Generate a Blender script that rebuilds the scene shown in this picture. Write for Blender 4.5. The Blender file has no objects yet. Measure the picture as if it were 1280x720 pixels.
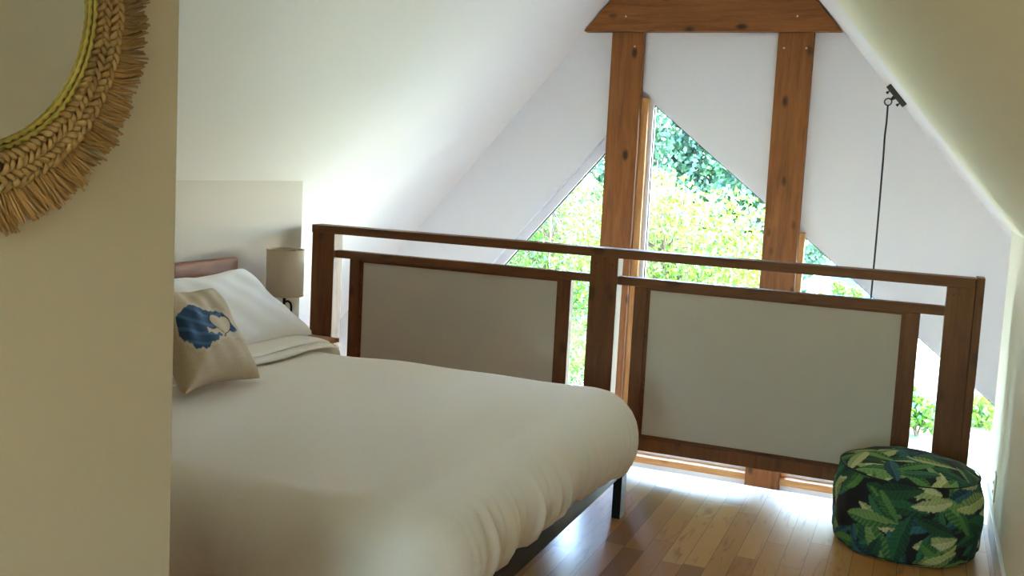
import bpy, bmesh, math, random
import numpy as np
from mathutils import Vector, Matrix
C = bpy.context.scene.collection
rnd = random.Random(7)
PI = math.pi

# ------------------------------------------------------------------ helpers
class MB:
    """collects shapes in world coordinates; build() links them as ONE mesh object"""
    def __init__(s): s.v = []; s.f = []; s.mi = []
    def add(s, vs, fs, mi=0):
        n = len(s.v); s.v += [tuple(map(float, p)) for p in vs]
        s.f += [tuple(i + n for i in f) for f in fs]; s.mi += [mi] * len(fs); return s
    def from_bm(s, bm, mi=0):
        bm.verts.index_update()
        s.add([v.co[:] for v in bm.verts], [[v.index for v in f.verts] for f in bm.faces], mi); bm.free(); return s
    def box(s, x0, x1, y0, y1, z0, z1, bev=0.0, M=None, mi=0, seg=2):
        bm = bmesh.new(); bmesh.ops.create_cube(bm, size=1)
        for v in bm.verts:
            v.co = Vector(((x0 + x1) / 2 + v.co.x * (x1 - x0), (y0 + y1) / 2 + v.co.y * (y1 - y0), (z0 + z1) / 2 + v.co.z * (z1 - z0)))
        if bev: bmesh.ops.bevel(bm, geom=list(bm.edges), offset=bev, segments=seg, affect='EDGES', profile=.6)
        if M is not None: bmesh.ops.transform(bm, matrix=M, verts=bm.verts)
        return s.from_bm(bm, mi)
    def prism_y(s, poly, y0, y1, bev=0.0):
        """polygon of (x,z) extruded from y0 to y1"""
        bm = bmesh.new()
        a = [bm.verts.new((x, y0, z)) for x, z in poly]; b = [bm.verts.new((x, y1, z)) for x, z in poly]
        bm.faces.new(a); bm.faces.new(b[::-1]); n = len(poly)
        for i in range(n): bm.faces.new((a[i], b[i], b[(i + 1) % n], a[(i + 1) % n]))
        bmesh.ops.recalc_face_normals(bm, faces=bm.faces)
        if bev: bmesh.ops.bevel(bm, geom=list(bm.edges), offset=bev, segments=2, affect='EDGES', profile=.6)
        return s.from_bm(bm)
    def tube(s, pts, r, n=10, closed=False):
        pts = [Vector(p) for p in pts]; m = len(pts); rr = r if isinstance(r, (list, tuple)) else [r] * m
        vs = []; fs = []; up = None
        for i, p in enumerate(pts):
            t = (pts[(i + 1) % m] - pts[i - 1]) if closed else (pts[min(i + 1, m - 1)] - pts[max(i - 1, 0)])
            t.normalize()
            if up is None:
                up = Vector((0, 0, 1)) if abs(t.z) < .9 else Vector((1, 0, 0))
            u = (up - t * up.dot(t)).normalized(); up = u; w = t.cross(u)
            for k in range(n):
                a = 2 * PI * k / n; vs.append(p + (u * math.cos(a) + w * math.sin(a)) * rr[i])
        last = m if closed else m - 1
        for i in range(last):
            for k in range(n):
                a = i * n + k; b = i * n + (k + 1) % n; c = ((i + 1) % m) * n + (k + 1) % n; d = ((i + 1) % m) * n + k
                fs.append((a, b, c, d))
        if not closed: fs.append(tuple(range(n))[::-1]); fs.append(tuple((m - 1) * n + k for k in range(n)))
        return s.add(vs, fs)
    def lathe(s, prof, cx, cy, n=48, cap0=True, cap1=True):
        vs = []; fs = []; m = len(prof)
        for r, z in prof:
            for k in range(n):
                a = 2 * PI * k / n; vs.append((cx + r * math.cos(a), cy + r * math.sin(a), z))
        for i in range(m - 1):
            for k in range(n):
                fs.append((i * n + k, i * n + (k + 1) % n, (i + 1) * n + (k + 1) % n, (i + 1) * n + k))
        if cap0: fs.append(tuple(range(n))[::-1])
        if cap1: fs.append(tuple((m - 1) * n + k for k in range(n)))
        return s.add(vs, fs)
    def grid(s, P):
        """P: array rows x cols of points"""
        r = len(P); c = len(P[0]); vs = [p for row in P for p in row]
        fs = [(i * c + j, i * c + j + 1, (i + 1) * c + j + 1, (i + 1) * c + j) for i in range(r - 1) for j in range(c - 1)]
        return s.add(vs, fs)
    def build(s, name, mats, parent=None, smooth=False, origin=None):
        V = np.array(s.v, float); lo, hi = V.min(0), V.max(0)
        o = Vector(origin) if origin is not None else Vector(((lo[0] + hi[0]) / 2, (lo[1] + hi[1]) / 2, lo[2]))
        me = bpy.data.meshes.new(name); me.from_pydata((V - np.array(o)).tolist(), [], s.f)
        if not isinstance(mats, (list, tuple)): mats = [mats]
        for m in mats: me.materials.append(m)
        if len(mats) > 1: me.polygons.foreach_set('material_index', s.mi)
        if smooth:
            me.polygons.foreach_set('use_smooth', [True] * len(me.polygons))
        me.update()
        ob = bpy.data.objects.new(name, me); C.objects.link(ob)
        w = Vector((0, 0, 0)); p = parent
        while p is not None: w += p.location; p = p.parent
        ob.location = o - w
        if parent is not None: ob.parent = parent
        return ob

def smooth_by_angle(ob, deg=40):
    me = ob.data; me.polygons.foreach_set('use_smooth', [True] * len(me.polygons))
    bm = bmesh.new(); bm.from_mesh(me)
    for e in bm.edges:
        if len(e.link_faces) == 2 and e.calc_face_angle(0) > math.radians(deg): e.smooth = False
    bm.to_mesh(me); bm.free(); return ob

def tag(o, label=None, cat=None, group=None, kind=None):
    if label: o['label'] = label
    if cat: o['category'] = cat
    if group: o['group'] = group
    if kind: o['kind'] = kind
    return o
def thing(name, loc, label, cat, group=None):
    o = bpy.data.objects.new(name, None); C.objects.link(o); o.location = loc; o.empty_display_size = .1
    return tag(o, label, cat, group)

def lin(c):
    return tuple(((x / 255) / 12.92 if x / 255 <= .04045 else ((x / 255 + .055) / 1.055) ** 2.4) for x in c) + (1.0,)

# ------------------------------------------------------------------ materials
def newmat(name):
    m = bpy.data.materials.new(name); m.use_nodes = True
    nt = m.node_tree; b = nt.nodes['Principled BSDF']; return m, nt, b
def N(nt, t, **kw):
    n = nt.nodes.new(t)
    for k, v in kw.items():
        if hasattr(n, k): setattr(n, k, v)
        else: n.inputs[k].default_value = v
    return n
def plain(name, col, rough=.6, metal=0.0, bump=0.0, bscale=200, var=0.0, spec=.5):
    m, nt, b = newmat(name); c = lin(col)
    b.inputs['Base Color'].default_value = c; b.inputs['Roughness'].default_value = rough; b.inputs['Metallic'].default_value = metal
    b.inputs['Specular IOR Level'].default_value = spec
    tc = N(nt, 'ShaderNodeTexCoord'); no = N(nt, 'ShaderNodeTexNoise'); no.inputs['Scale'].default_value = bscale
    nt.links.new(tc.outputs['Object'], no.inputs['Vector'])
    if bump:
        bp = N(nt, 'ShaderNodeBump'); bp.inputs['Strength'].default_value = bump; bp.inputs['Distance'].default_value = .002
        nt.links.new(no.outputs['Fac'], bp.inputs['Height']); nt.links.new(bp.outputs['Normal'], b.inputs['Normal'])
    if var:
        r = N(nt, 'ShaderNodeValToRGB')
        r.color_ramp.elements[0].position = .3; r.color_ramp.elements[1].position = .7
        r.color_ramp.elements[0].color = tuple(x * (1 - var) for x in c[:3]) + (1,); r.color_ramp.elements[1].color = tuple(min(1, x * (1 + var)) for x in c[:3]) + (1,)
        no2 = N(nt, 'ShaderNodeTexNoise'); no2.inputs['Scale'].default_value = 9; no2.inputs['Detail'].default_value = 5
        nt.links.new(tc.outputs['Object'], no2.inputs['Vector']); nt.links.new(no2.outputs['Fac'], r.inputs['Fac']); nt.links.new(r.outputs['Color'], b.inputs['Base Color'])
    return m

def wood(name, axis, dark, mid, light, rough=.5, knots=.5, coat=0.0):
    m, nt, b = newmat(name); L = nt.links.new
    tc = N(nt, 'ShaderNodeTexCoord'); oi = N(nt, 'ShaderNodeObjectInfo')
    sc = N(nt, 'ShaderNodeVectorMath', operation='SCALE'); cb = N(nt, 'ShaderNodeCombineXYZ')
    L(oi.outputs['Random'], cb.inputs[0]); L(oi.outputs['Random'], cb.inputs[1]); L(oi.outputs['Random'], cb.inputs[2])
    L(cb.outputs[0], sc.inputs[0]); sc.inputs['Scale'].default_value = 37
    ad = N(nt, 'ShaderNodeVectorMath', operation='ADD'); L(tc.outputs['Object'], ad.inputs[0]); L(sc.outputs[0], ad.inputs[1])
    mp = N(nt, 'ShaderNodeMapping'); L(ad.outputs[0], mp.inputs['Vector'])
    s = [1, 1, 1]; s['xyz'.index(axis)] = .09; mp.inputs['Scale'].default_value = s
    n1 = N(nt, 'ShaderNodeTexNoise'); n1.inputs['Scale'].default_value = 26; n1.inputs['Detail'].default_value = 6; n1.inputs['Distortion'].default_value = .8
    n2 = N(nt, 'ShaderNodeTexNoise'); n2.inputs['Scale'].default_value = 150; n2.inputs['Detail'].default_value = 3
    L(mp.outputs[0], n1.inputs['Vector']); L(mp.outputs[0], n2.inputs['Vector'])
    mx = N(nt, 'ShaderNodeMath', operation='MULTIPLY_ADD'); L(n2.outputs['Fac'], mx.inputs[0]); mx.inputs[1].default_value = .3
    mb_ = N(nt, 'ShaderNodeMath', operation='MULTIPLY'); L(n1.outputs['Fac'], mb_.inputs[0]); mb_.inputs[1].default_value = .75
    L(mb_.outputs[0], mx.inputs[2])
    rp = N(nt, 'ShaderNodeValToRGB'); e = rp.color_ramp.elements
    e[0].position = .22; e[0].color = lin(dark); e[1].position = .85; e[1].color = lin(light)
    k = rp.color_ramp.elements.new(.52); k.color = lin(mid)
    L(mx.outputs[0], rp.inputs['Fac'])
    # knots
    mk = N(nt, 'ShaderNodeMapping'); L(ad.outputs[0], mk.inputs['Vector'])
    s2 = [4.2, 4.2, 4.2]; s2['xyz'.index(axis)] = 2.2; mk.inputs['Scale'].default_value = s2
    vo = N(nt, 'ShaderNodeTexVoronoi'); vo.inputs['Scale'].default_value = 2.3; L(mk.outputs[0], vo.inputs['Vector'])
    kr = N(nt, 'ShaderNodeMapRange'); kr.inputs['From Min'].default_value = .10; kr.inputs['From Max'].default_value = .24
    kr.inputs['To Min'].default_value = knots; kr.inputs['To Max'].default_value = 0
    L(vo.outputs['Distance'], kr.inputs['Value'])
    mc = N(nt, 'ShaderNodeMix', data_type='RGBA'); L(kr.outputs[0], mc.inputs['Factor']); L(rp.outputs['Color'], mc.inputs[6])
    mc.inputs[7].default_value = tuple(x * .18 for x in lin(dark)[:3]) + (1,)
    L(mc.outputs[2], b.inputs['Base Color'])
    b.inputs['Roughness'].default_value = rough; b.inputs['Specular IOR Level'].default_value = .3; b.inputs['Coat Weight'].default_value = coat; b.inputs['Coat Roughness'].default_value = .25
    bp = N(nt, 'ShaderNodeBump'); bp.inputs['Strength'].default_value = .12; bp.inputs['Distance'].default_value = .003
    L(mx.outputs[0], bp.inputs['Height']); L(bp.outputs['Normal'], b.inputs['Normal'])
    return m
RAIL = ((70, 38, 18), (104, 62, 32), (126, 80, 44))
TIMB = ((96, 54, 22), (138, 84, 40), (160, 104, 54))
Wd = {a: wood('rail_wood_' + a, a, *RAIL) for a in 'xyz'}
Wt = {a: wood('timber_' + a, a, *TIMB, knots=.9) for a in 'xz'}
Wj = {a: wood('pine_' + a, a, (170, 112, 60), (206, 150, 92), (226, 178, 120), knots=.25) for a in 'xz'}
Wh = wood('headboard_wood', 'y', (96, 54, 34), (146, 92, 62), (176, 120, 86), knots=.2)
Wn = wood('nightstand_wood', 'x', (130, 78, 46), (170, 112, 70), (196, 140, 94), knots=.2)

def floor_mat(name, tint=1.0):
    m, nt, b = newmat(name); L = nt.links.new
    tc = N(nt, 'ShaderNodeTexCoord'); sp = N(nt, 'ShaderNodeSeparateXYZ'); L(tc.outputs['Object'], sp.inputs[0])
    def M(op, a, bb=None, c=None):
        n = N(nt, 'ShaderNodeMath', operation=op)
        for i, x in enumerate((a, bb, c)):
            if x is None: continue
            if isinstance(x, (int, float)): n.inputs[i].default_value = x
            else: L(x, n.inputs[i])
        return n.outputs[0]
    W = .081
    xr = M('DIVIDE', sp.outputs[0], W); row = M('FLOOR', xr); fx = M('FRACT', xr)
    wn = N(nt, 'ShaderNodeTexWhiteNoise', noise_dimensions='1D'); L(row, wn.inputs['W'])
    ln = M('MULTIPLY_ADD', wn.outputs['Value'], 7.3, sp.outputs[1]); yr = M('DIVIDE', ln, .78); cell = M('FLOOR', yr); fy = M('FRACT', yr)
    cb = N(nt, 'ShaderNodeCombineXYZ'); L(row, cb.inputs[0]); L(cell, cb.inputs[1])
    w2 = N(nt, 'ShaderNodeTexWhiteNoise', noise_dimensions='3D'); L(cb.outputs[0], w2.inputs['Vector'])
    rp = N(nt, 'ShaderNodeValToRGB'); e = rp.color_ramp.elements
    cols = [(0, (140, 88, 44)), (.12, (172, 116, 64)), (.45, (186, 132, 76)), (.75, (194, 142, 86)), (1, (204, 156, 102))]
    e[0].position = 0; e[0].color = lin(cols[0][1]); e[1].position = 1; e[1].color = lin(cols[-1][1])
    for p, c in cols[1:-1]: rp.color_ramp.elements.new(p).color = lin(c)
    L(w2.outputs['Value'], rp.inputs['Fac'])
    # grain, streaks and mineral marks, shifted per board
    of = N(nt, 'ShaderNodeVectorMath', operation='MULTIPLY_ADD'); L(w2.outputs['Color'], of.inputs[0]); of.inputs[1].default_value = (9, 9, 9); L(tc.outputs['Object'], of.inputs[2])
    mp = N(nt, 'ShaderNodeMapping'); mp.inputs['Scale'].default_value = (1, .12, 1); L(of.outputs[0], mp.inputs['Vector'])
    n1 = N(nt, 'ShaderNodeTexNoise'); n1.inputs['Scale'].default_value = 32; n1.inputs['Detail'].default_value = 6; n1.inputs['Distortion'].default_value = 1.2; L(mp.outputs[0], n1.inputs['Vector'])
    r1 = N(nt, 'ShaderNodeMapRange'); L(n1.outputs['Fac'], r1.inputs['Value']); r1.inputs['From Min'].default_value = .58; r1.inputs['From Max'].default_value = .7; r1.inputs['To Max'].default_value = .55
    m1 = N(nt, 'ShaderNodeMix', data_type='RGBA'); L(r1.outputs[0], m1.inputs['Factor']); L(rp.outputs['Color'], m1.inputs[6]); m1.inputs[7].default_value = lin((116, 68, 34))
    mp2 = N(nt, 'ShaderNodeMapping'); mp2.inputs['Scale'].default_value = (1, .4, 1); L(of.outputs[0], mp2.inputs['Vector'])
    n2 = N(nt, 'ShaderNodeTexNoise'); n2.inputs['Scale'].default_value = 14; n2.inputs['Detail'].default_value = 4; n2.inputs['Distortion'].default_value = .6; L(mp2.outputs[0], n2.inputs['Vector'])
    r2 = N(nt, 'ShaderNodeMapRange'); L(n2.outputs['Fac'], r2.inputs['Value']); r2.inputs['From Min'].default_value = .73; r2.inputs['From Max'].default_value = .78; r2.inputs['To Max'].default_value = .7
    m2 = N(nt, 'ShaderNodeMix', data_type='RGBA'); L(r2.outputs[0], m2.inputs['Factor']); L(m1.outputs[2], m2.inputs[6]); m2.inputs[7].default_value = lin((84, 54, 36))
    # gaps
    ex = M('ABSOLUTE', M('SUBTRACT', fx, .5)); ey = M('ABSOLUTE', M('SUBTRACT', fy, .5))
    gx = M('GREATER_THAN', ex, .489); gy = M('GREATER_THAN', ey, .4985); g = M('MAXIMUM', gx, gy)
    m3 = N(nt, 'ShaderNodeMix', data_type='RGBA'); L(g, m3.inputs['Factor']); L(m2.outputs[2], m3.inputs[6]); m3.inputs[7].default_value = lin((70, 48, 32))
    L(m3.outputs[2], b.inputs['Base Color'])
    b.inputs['Roughness'].default_value = .34; b.inputs['Specular IOR Level'].default_value = .4; b.inputs['Coat Weight'].default_value = .15; b.inputs['Coat Roughness'].default_value = .2
    bp = N(nt, 'ShaderNodeBump'); bp.inputs['Strength'].default_value = .35; bp.inputs['Distance'].default_value = .001; bp.invert = True
    L(g, bp.inputs['Height']); L(bp.outputs['Normal'], b.inputs['Normal'])
    return m
FLOOR = floor_mat('maple_boards')
STONE = plain('pale_stone_floor', (182, 170, 162), .5, var=.06)

PAINT = plain('painted_drywall', (236, 229, 222), .75, bump=.12, bscale=160)
PAINTK = plain('darkened_knee_paint', (202, 193, 181), .75, bump=.12, bscale=160)  # drywall colour darkened to offset the window light on the knee wall
PAINTW = plain('gable_paint', (228, 226, 226), .75, bump=.12, bscale=160)
PAINTH = plain('darkened_hallway_paint', (224, 214, 196), .75, bump=.12, bscale=160)  # colour darkened to offset fill light from the rear opening
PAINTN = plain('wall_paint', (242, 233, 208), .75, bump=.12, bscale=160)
WHITE = plain('white_trim', (238, 238, 240), .4)
VINYL = plain('window_vinyl', (226, 224, 228), .45)
GASK = plain('glazing_gasket', (24, 32, 30), .6)
PANEL = plain('panel_board', (186, 179, 168), .8, bump=.3, bscale=420)
BLACK = plain('black_steel', (22, 22, 24), .35, spec=.5)
BEDBLK = plain('black_bed_wood', (20, 19, 20), .42, spec=.3)
SHEET = plain('white_cotton', (250, 247, 246), .9, bump=.2, bscale=300)
QUILT = plain('cream_coverlet', (248, 241, 233), .92, bump=.35, bscale=420)
SHADE = plain('linen_shade', (206, 190, 166), .95, bump=.5, bscale=500)
STRAW = plain('dried_straw', (176, 142, 96), .8, var=.3)
STRAWL = plain('pale_straw', (176, 146, 100), .75, var=.3)
CORDY = plain('seagrass_cord', (160, 144, 72), .8, var=.3)
PLATE = plain('cover_plate', (226, 222, 206), .4)
SLOT = plain('slot_dark', (30, 28, 26), .6)
SCREW = plain('wood_screw', (34, 24, 18), .5)
PLUG = plain('pale_screw_head', (206, 186, 150), .5)

def mirror_mat():
    m, nt, b = newmat('mirror_silver')
    b.inputs['Base Color'].default_value = (.86, .87, .84, 1); b.inputs['Metallic'].default_value = 1; b.inputs['Roughness'].default_value = .015
    return m
MIRR = mirror_mat()
def glass_mat(name, tint):
    m, nt, b = newmat(name); nt.nodes.remove(b); L = nt.links.new
    out = nt.nodes['Material Output']; t = N(nt, 'ShaderNodeBsdfTransparent'); g = N(nt, 'ShaderNodeBsdfGlossy'); g.inputs['Roughness'].default_value = .01
    t.inputs['Color'].default_value = tint
    fr = N(nt, 'ShaderNodeFresnel'); fr.inputs['IOR'].default_value = 1.35; mx = N(nt, 'ShaderNodeMixShader')
    L(fr.outputs[0], mx.inputs[0]); L(t.outputs[0], mx.inputs[1]); L(g.outputs[0], mx.inputs[2]); L(mx.outputs[0], out.inputs['Surface']); return m
GLASS = glass_mat('window_glass', (.95, .97, .96, 1))
GLASST = glass_mat('fill_tint_glass', (.82, .80, .71, 1))  # rear pane only; tint added to dim and warm its fill light
def leaf_mat(name, c1, c2, c3, trans=.45):
    m, nt, b = newmat(name); nt.nodes.remove(b); L = nt.links.new; out = nt.nodes['Material Output']
    ge = N(nt, 'ShaderNodeNewGeometry'); rp = N(nt, 'ShaderNodeValToRGB'); e = rp.color_ramp.elements
    e[0].color = lin(c1); e[1].color = lin(c3); rp.color_ramp.elements.new(.5).color = lin(c2)
    L(ge.outputs['Random Per Island'], rp.inputs['Fac'])
    d = N(nt, 'ShaderNodeBsdfDiffuse'); t = N(nt, 'ShaderNodeBsdfTranslucent'); g = N(nt, 'ShaderNodeBsdfGlossy'); g.inputs['Roughness'].default_value = .35
    L(rp.outputs[0], d.inputs[0]); L(rp.outputs[0], t.inputs[0])
    m1 = N(nt, 'ShaderNodeMixShader'); m1.inputs[0].default_value = trans; L(d.outputs[0], m1.inputs[1]); L(t.outputs[0], m1.inputs[2])
    m2 = N(nt, 'ShaderNodeMixShader'); m2.inputs[0].default_value = .06; L(m1.outputs[0], m2.inputs[1]); L(g.outputs[0], m2.inputs[2])
    L(m2.outputs[0], out.inputs['Surface']); return m
LEAF_A = leaf_mat('leaf_yellow_green', (56, 92, 14), (92, 126, 28), (140, 162, 60))
LEAF_B = leaf_mat('leaf_mid_green', (40, 76, 14), (66, 104, 26), (102, 136, 46))
LEAF_C = leaf_mat('needle_dark', (34, 66, 48), (52, 88, 60), (84, 122, 78), .25)
BARK = plain('bark', (92, 74, 56), .9, bump=.6, bscale=30, var=.3)
BARKO = plain('orange_bark', (176, 122, 76), .9, bump=.6, bscale=30, var=.25)
def ground_mat():
    m, nt, b = newmat('gravel_and_grass'); L = nt.links.new
    tc = N(nt, 'ShaderNodeTexCoord'); n1 = N(nt, 'ShaderNodeTexNoise'); n1.inputs['Scale'].default_value = .55; n1.inputs['Detail'].default_value = 8; L(tc.outputs['Object'], n1.inputs['Vector'])
    rp = N(nt, 'ShaderNodeValToRGB'); e = rp.color_ramp.elements
    e[0].position = .42; e[0].color = lin((176, 170, 156)); e[1].position = .66; e[1].color = lin((84, 112, 44)); rp.color_ramp.elements.new(.54).color = lin((150, 156, 110))
    n2 = N(nt, 'ShaderNodeTexNoise'); n2.inputs['Scale'].default_value = 22; n2.inputs['Detail'].default_value = 4; L(tc.outputs['Object'], n2.inputs['Vector'])
    mx = N(nt, 'ShaderNodeMix', data_type='RGBA', blend_type='MULTIPLY'); mx.inputs['Factor'].default_value = .5; L(n1.outputs['Fac'], rp.inputs['Fac']); L(rp.outputs[0], mx.inputs[6]); L(n2.outputs['Color'], mx.inputs[7])
    mx.inputs['Factor'].default_value = .25
    L(mx.outputs[2], b.inputs['Base Color']); b.inputs['Roughness'].default_value = .95; return m
GROUND = ground_mat()
def water_mat():
    m, nt, b = newmat('pond_water'); L = nt.links.new
    b.inputs['Base Color'].default_value = lin((70, 110, 138)); b.inputs['Roughness'].default_value = .12
    tc = N(nt, 'ShaderNodeTexCoord'); n = N(nt, 'ShaderNodeTexNoise'); n.inputs['Scale'].default_value = 1.5; L(tc.outputs['Object'], n.inputs['Vector'])
    bp = N(nt, 'ShaderNodeBump'); bp.inputs['Strength'].default_value = .3; L(n.outputs['Fac'], bp.inputs['Height']); L(bp.outputs[0], b.inputs['Normal']); return m
WATER = water_mat()
def vcol_mat(name, rough=.85, bump=.25):
    m, nt, b = newmat(name); L = nt.links.new
    at = N(nt, 'ShaderNodeVertexColor'); at.layer_name = 'print'; L(at.outputs['Color'], b.inputs['Base Color']); b.inputs['Roughness'].default_value = rough
    tc = N(nt, 'ShaderNodeTexCoord'); n = N(nt, 'ShaderNodeTexNoise'); n.inputs['Scale'].default_value = 350; L(tc.outputs['Object'], n.inputs['Vector'])
    bp = N(nt, 'ShaderNodeBump'); bp.inputs['Strength'].default_value = bump; bp.inputs['Distance'].default_value = .002; L(n.outputs['Fac'], bp.inputs['Height']); L(bp.outputs[0], b.inputs['Normal']); return m
def paint_vertices(ob, cols):
    ca = ob.data.color_attributes.new('print', 'FLOAT_COLOR', 'POINT')
    a = np.ones((len(ob.data.vertices), 4), np.float32); a[:, :3] = cols; ca.data.foreach_set('color', a.ravel())

# ------------------------------------------------------------------ camera (levels measured from the photo)
H = 1.44
yaw, pitch, roll, f_px, py0 = .3856, .1008, .0513, 1273., 332.
cy, sy, cp, sp_ = math.cos(yaw), math.sin(yaw), math.cos(pitch), math.sin(pitch)
F = Vector((-sy * cp, cy * cp, -sp_)); Rv = Vector((cy, sy, 0)); Uv = Rv.cross(F)
c_, s_ = math.cos(roll), math.sin(roll); R2 = c_ * Rv + s_ * Uv; U2 = -s_ * Rv + c_ * Uv
cam_d = bpy.data.cameras.new('camera'); cam = bpy.data.objects.new('camera', cam_d); C.objects.link(cam)
cam.matrix_world = Matrix(((R2.x, U2.x, -F.x, 0), (R2.y, U2.y, -F.y, 0), (R2.z, U2.z, -F.z, H), (0, 0, 0, 1)))
cam_d.sensor_width = 36; cam_d.lens = 36 * f_px / 1280; cam_d.shift_y = (py0 - 360) / 1280; cam_d.clip_start = .02; cam_d.clip_end = 500
bpy.context.scene.camera = cam

# ------------------------------------------------------------------ room shell
XC, ZA, SL = -1.41, 3.31, 1.165          # ridge, and slope of the A-frame roof
def roof_z(x): return ZA - SL * abs(x - XC)
def roof_x(z, side): return XC + side * (ZA - z) / SL
YR, YG, YB = 4.724, 6.65, -2.6            # railing front, gable wall face, rear wall
ZL = -2.75                                # lower storey floor
KR, KL = .355, -3.15                      # knee walls
S = lambda mb, n, m, **k: tag(mb.build(n, m, **k), kind='structure')
TH = .18
def roof_slab(side, y0, y1):
    nx, nz = side * SL / math.hypot(1, SL), 1 / math.hypot(1, SL)
    zb = ZL - .4; xb = roof_x(zb, side)
    return [(XC, ZA), (xb, zb), (xb + nx * TH, zb + nz * TH), (XC, ZA + TH / nz)]
for side, n in ((-1, 'ceiling_left'), (1, 'ceiling_right')):
    S(MB().prism_y(roof_slab(side, 0, 0), YB - .2, YG + .35), n, PAINT)
# lining of the right slope over the loft (its far edge shows as a line)
q = .010
def rp(x, y, lo): return (x, y, roof_z(x) - lo)
m = MB(); e0, e1 = 5.07, 3.10
top = [(KR + .02, YB), (KR + .02, e0), (XC, e1), (XC, YB)]
vs = [rp(x, y, q) for x, y in top] + [rp(x, y, -.02) for x, y in top]
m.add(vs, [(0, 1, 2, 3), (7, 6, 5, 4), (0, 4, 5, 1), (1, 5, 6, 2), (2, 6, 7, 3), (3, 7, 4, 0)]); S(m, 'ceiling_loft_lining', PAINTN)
# loft floor, with a white fascia under the boards
S(MB().box(KL - .5, KR + .5, YB, YR - .004, -.02, 0), 'floor', FLOOR, origin=(0, 0, 0))
S(MB().box(KL - .55, KR + .55, YB, YR - .03, -.3, -.0205), 'floor_structure', PAINT)
S(MB().box(-6.3, 3.5, YB - .2, YG + .1, ZL - .1, ZL), 'floor_lower', STONE, origin=(0, 0, 0))
# knee walls, hallway wall, rear wall
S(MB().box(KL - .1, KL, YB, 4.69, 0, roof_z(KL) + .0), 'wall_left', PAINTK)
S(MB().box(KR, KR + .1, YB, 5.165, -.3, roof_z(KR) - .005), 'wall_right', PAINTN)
WX, WY = -1.1, 1.289
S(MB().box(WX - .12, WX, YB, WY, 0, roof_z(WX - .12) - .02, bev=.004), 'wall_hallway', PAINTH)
S(MB().box(KR - .014, KR, YB, 5.06, 0, .095, bev=.003), 'baseboard_right', WHITE)

def wall_with_holes(name, y0, y1, outline, holes, mat):
    """outline and holes are convex polygons in (x,z); one mesh, front and back faces triangulated with holes plus the reveals"""
    bm = bmesh.new()
    loops = [outline] + holes
    edges = []
    rings = []
    for lp in loops:
        vs = [bm.verts.new((x, y0, z)) for x, z in lp]; rings.append(vs)
        for i in range(len(vs)): edges.append(bm.edges.new((vs[i], vs[(i + 1) % len(vs)])))
    r = bmesh.ops.triangle_fill(bm, use_beauty=True, use_dissolve=False, edges=edges)
    front = [g for g in r['geom'] if isinstance(g, bmesh.types.BMFace)]
    ex = bmesh.ops.extrude_face_region(bm, geom=front)
    for g in ex['geom']:
        if isinstance(g, bmesh.types.BMVert): g.co.y = y1
    bmesh.ops.recalc_face_normals(bm, faces=bm.faces)
    return S(MB().from_bm(bm), name, mat)

# window outlines on the gable (x,z)
ZS = -.545                                                  # sill of the upper windows (wood transom top at -.50)
dl = lambda x, c=1.67: c + 1.178 * (x + 2.05)               # left window's sloping head, parallel to the roof
dm = lambda x: 1.945 - .79 * (x + 1.80)
dr = lambda x: 1.135 - .79 * (x + .745)
xl_of = lambda z: -2.05 + (z - 1.67) / 1.178
wl = [(-2.0, ZS), (-2.0, dl(-2.0)), (xl_of(ZS), ZS)]
wm = [(-1.86, ZS), (-.93, ZS), (-.93, dm(-.93)), (-1.86, dm(-1.86))]
wr = [(-.79, ZS), (1.30, ZS), (1.30, -.48), (-.79, dr(-.79))]
wr[2] = (1.30, max(dr(1.30), -.48))
low = [[(-4.2, -2.35), (-2.0, -2.35), (-2.0, -.66), (-4.2, -.66)], [(-1.86, -2.35), (-.93, -2.35), (-.93, -.66), (-1.86, -.66)], [(-.79, -2.35), (1.5, -2.35), (1.5, -.66), (-.79, -.66)]]
outline = [(roof_x(ZL, -1), ZL), (roof_x(ZL, 1), ZL), (XC, ZA)]
wall_with_holes('wall_back', YG, YG + .16, outline, [wl, wm, wr] + low, PAINTW)
# rear wall behind the camera; its unseen window is added as fill light
rear = [[(-3.0, .25), (-1.55, .25), (-1.55, 1.3), (-1.95, 2.4), (-3.0 + .3, 1.55)], [(-.95, .25), (.25, .25), (.25, 1.15), (-.6, 2.1), (-.95, 2.1)]]
rear[0] = [(-2.95, .25), (-1.3, .25), (-1.3, 2.45), (-1.9, 2.45), (-2.95, 1.25)]
rear[1] = [(-1.0, .25), (.2, .25), (.2, 1.2), (-.75, 2.35), (-1.0, 2.35)]
rear = [[(-.98, .85), (.2, .85), (.2, 1.25), (-.45, 2.0), (-.98, 2.0)]]
rear_low = []
wall_with_holes('wall_rear', YB - .15, YB, outline, rear + rear_low, PAINT)

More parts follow.
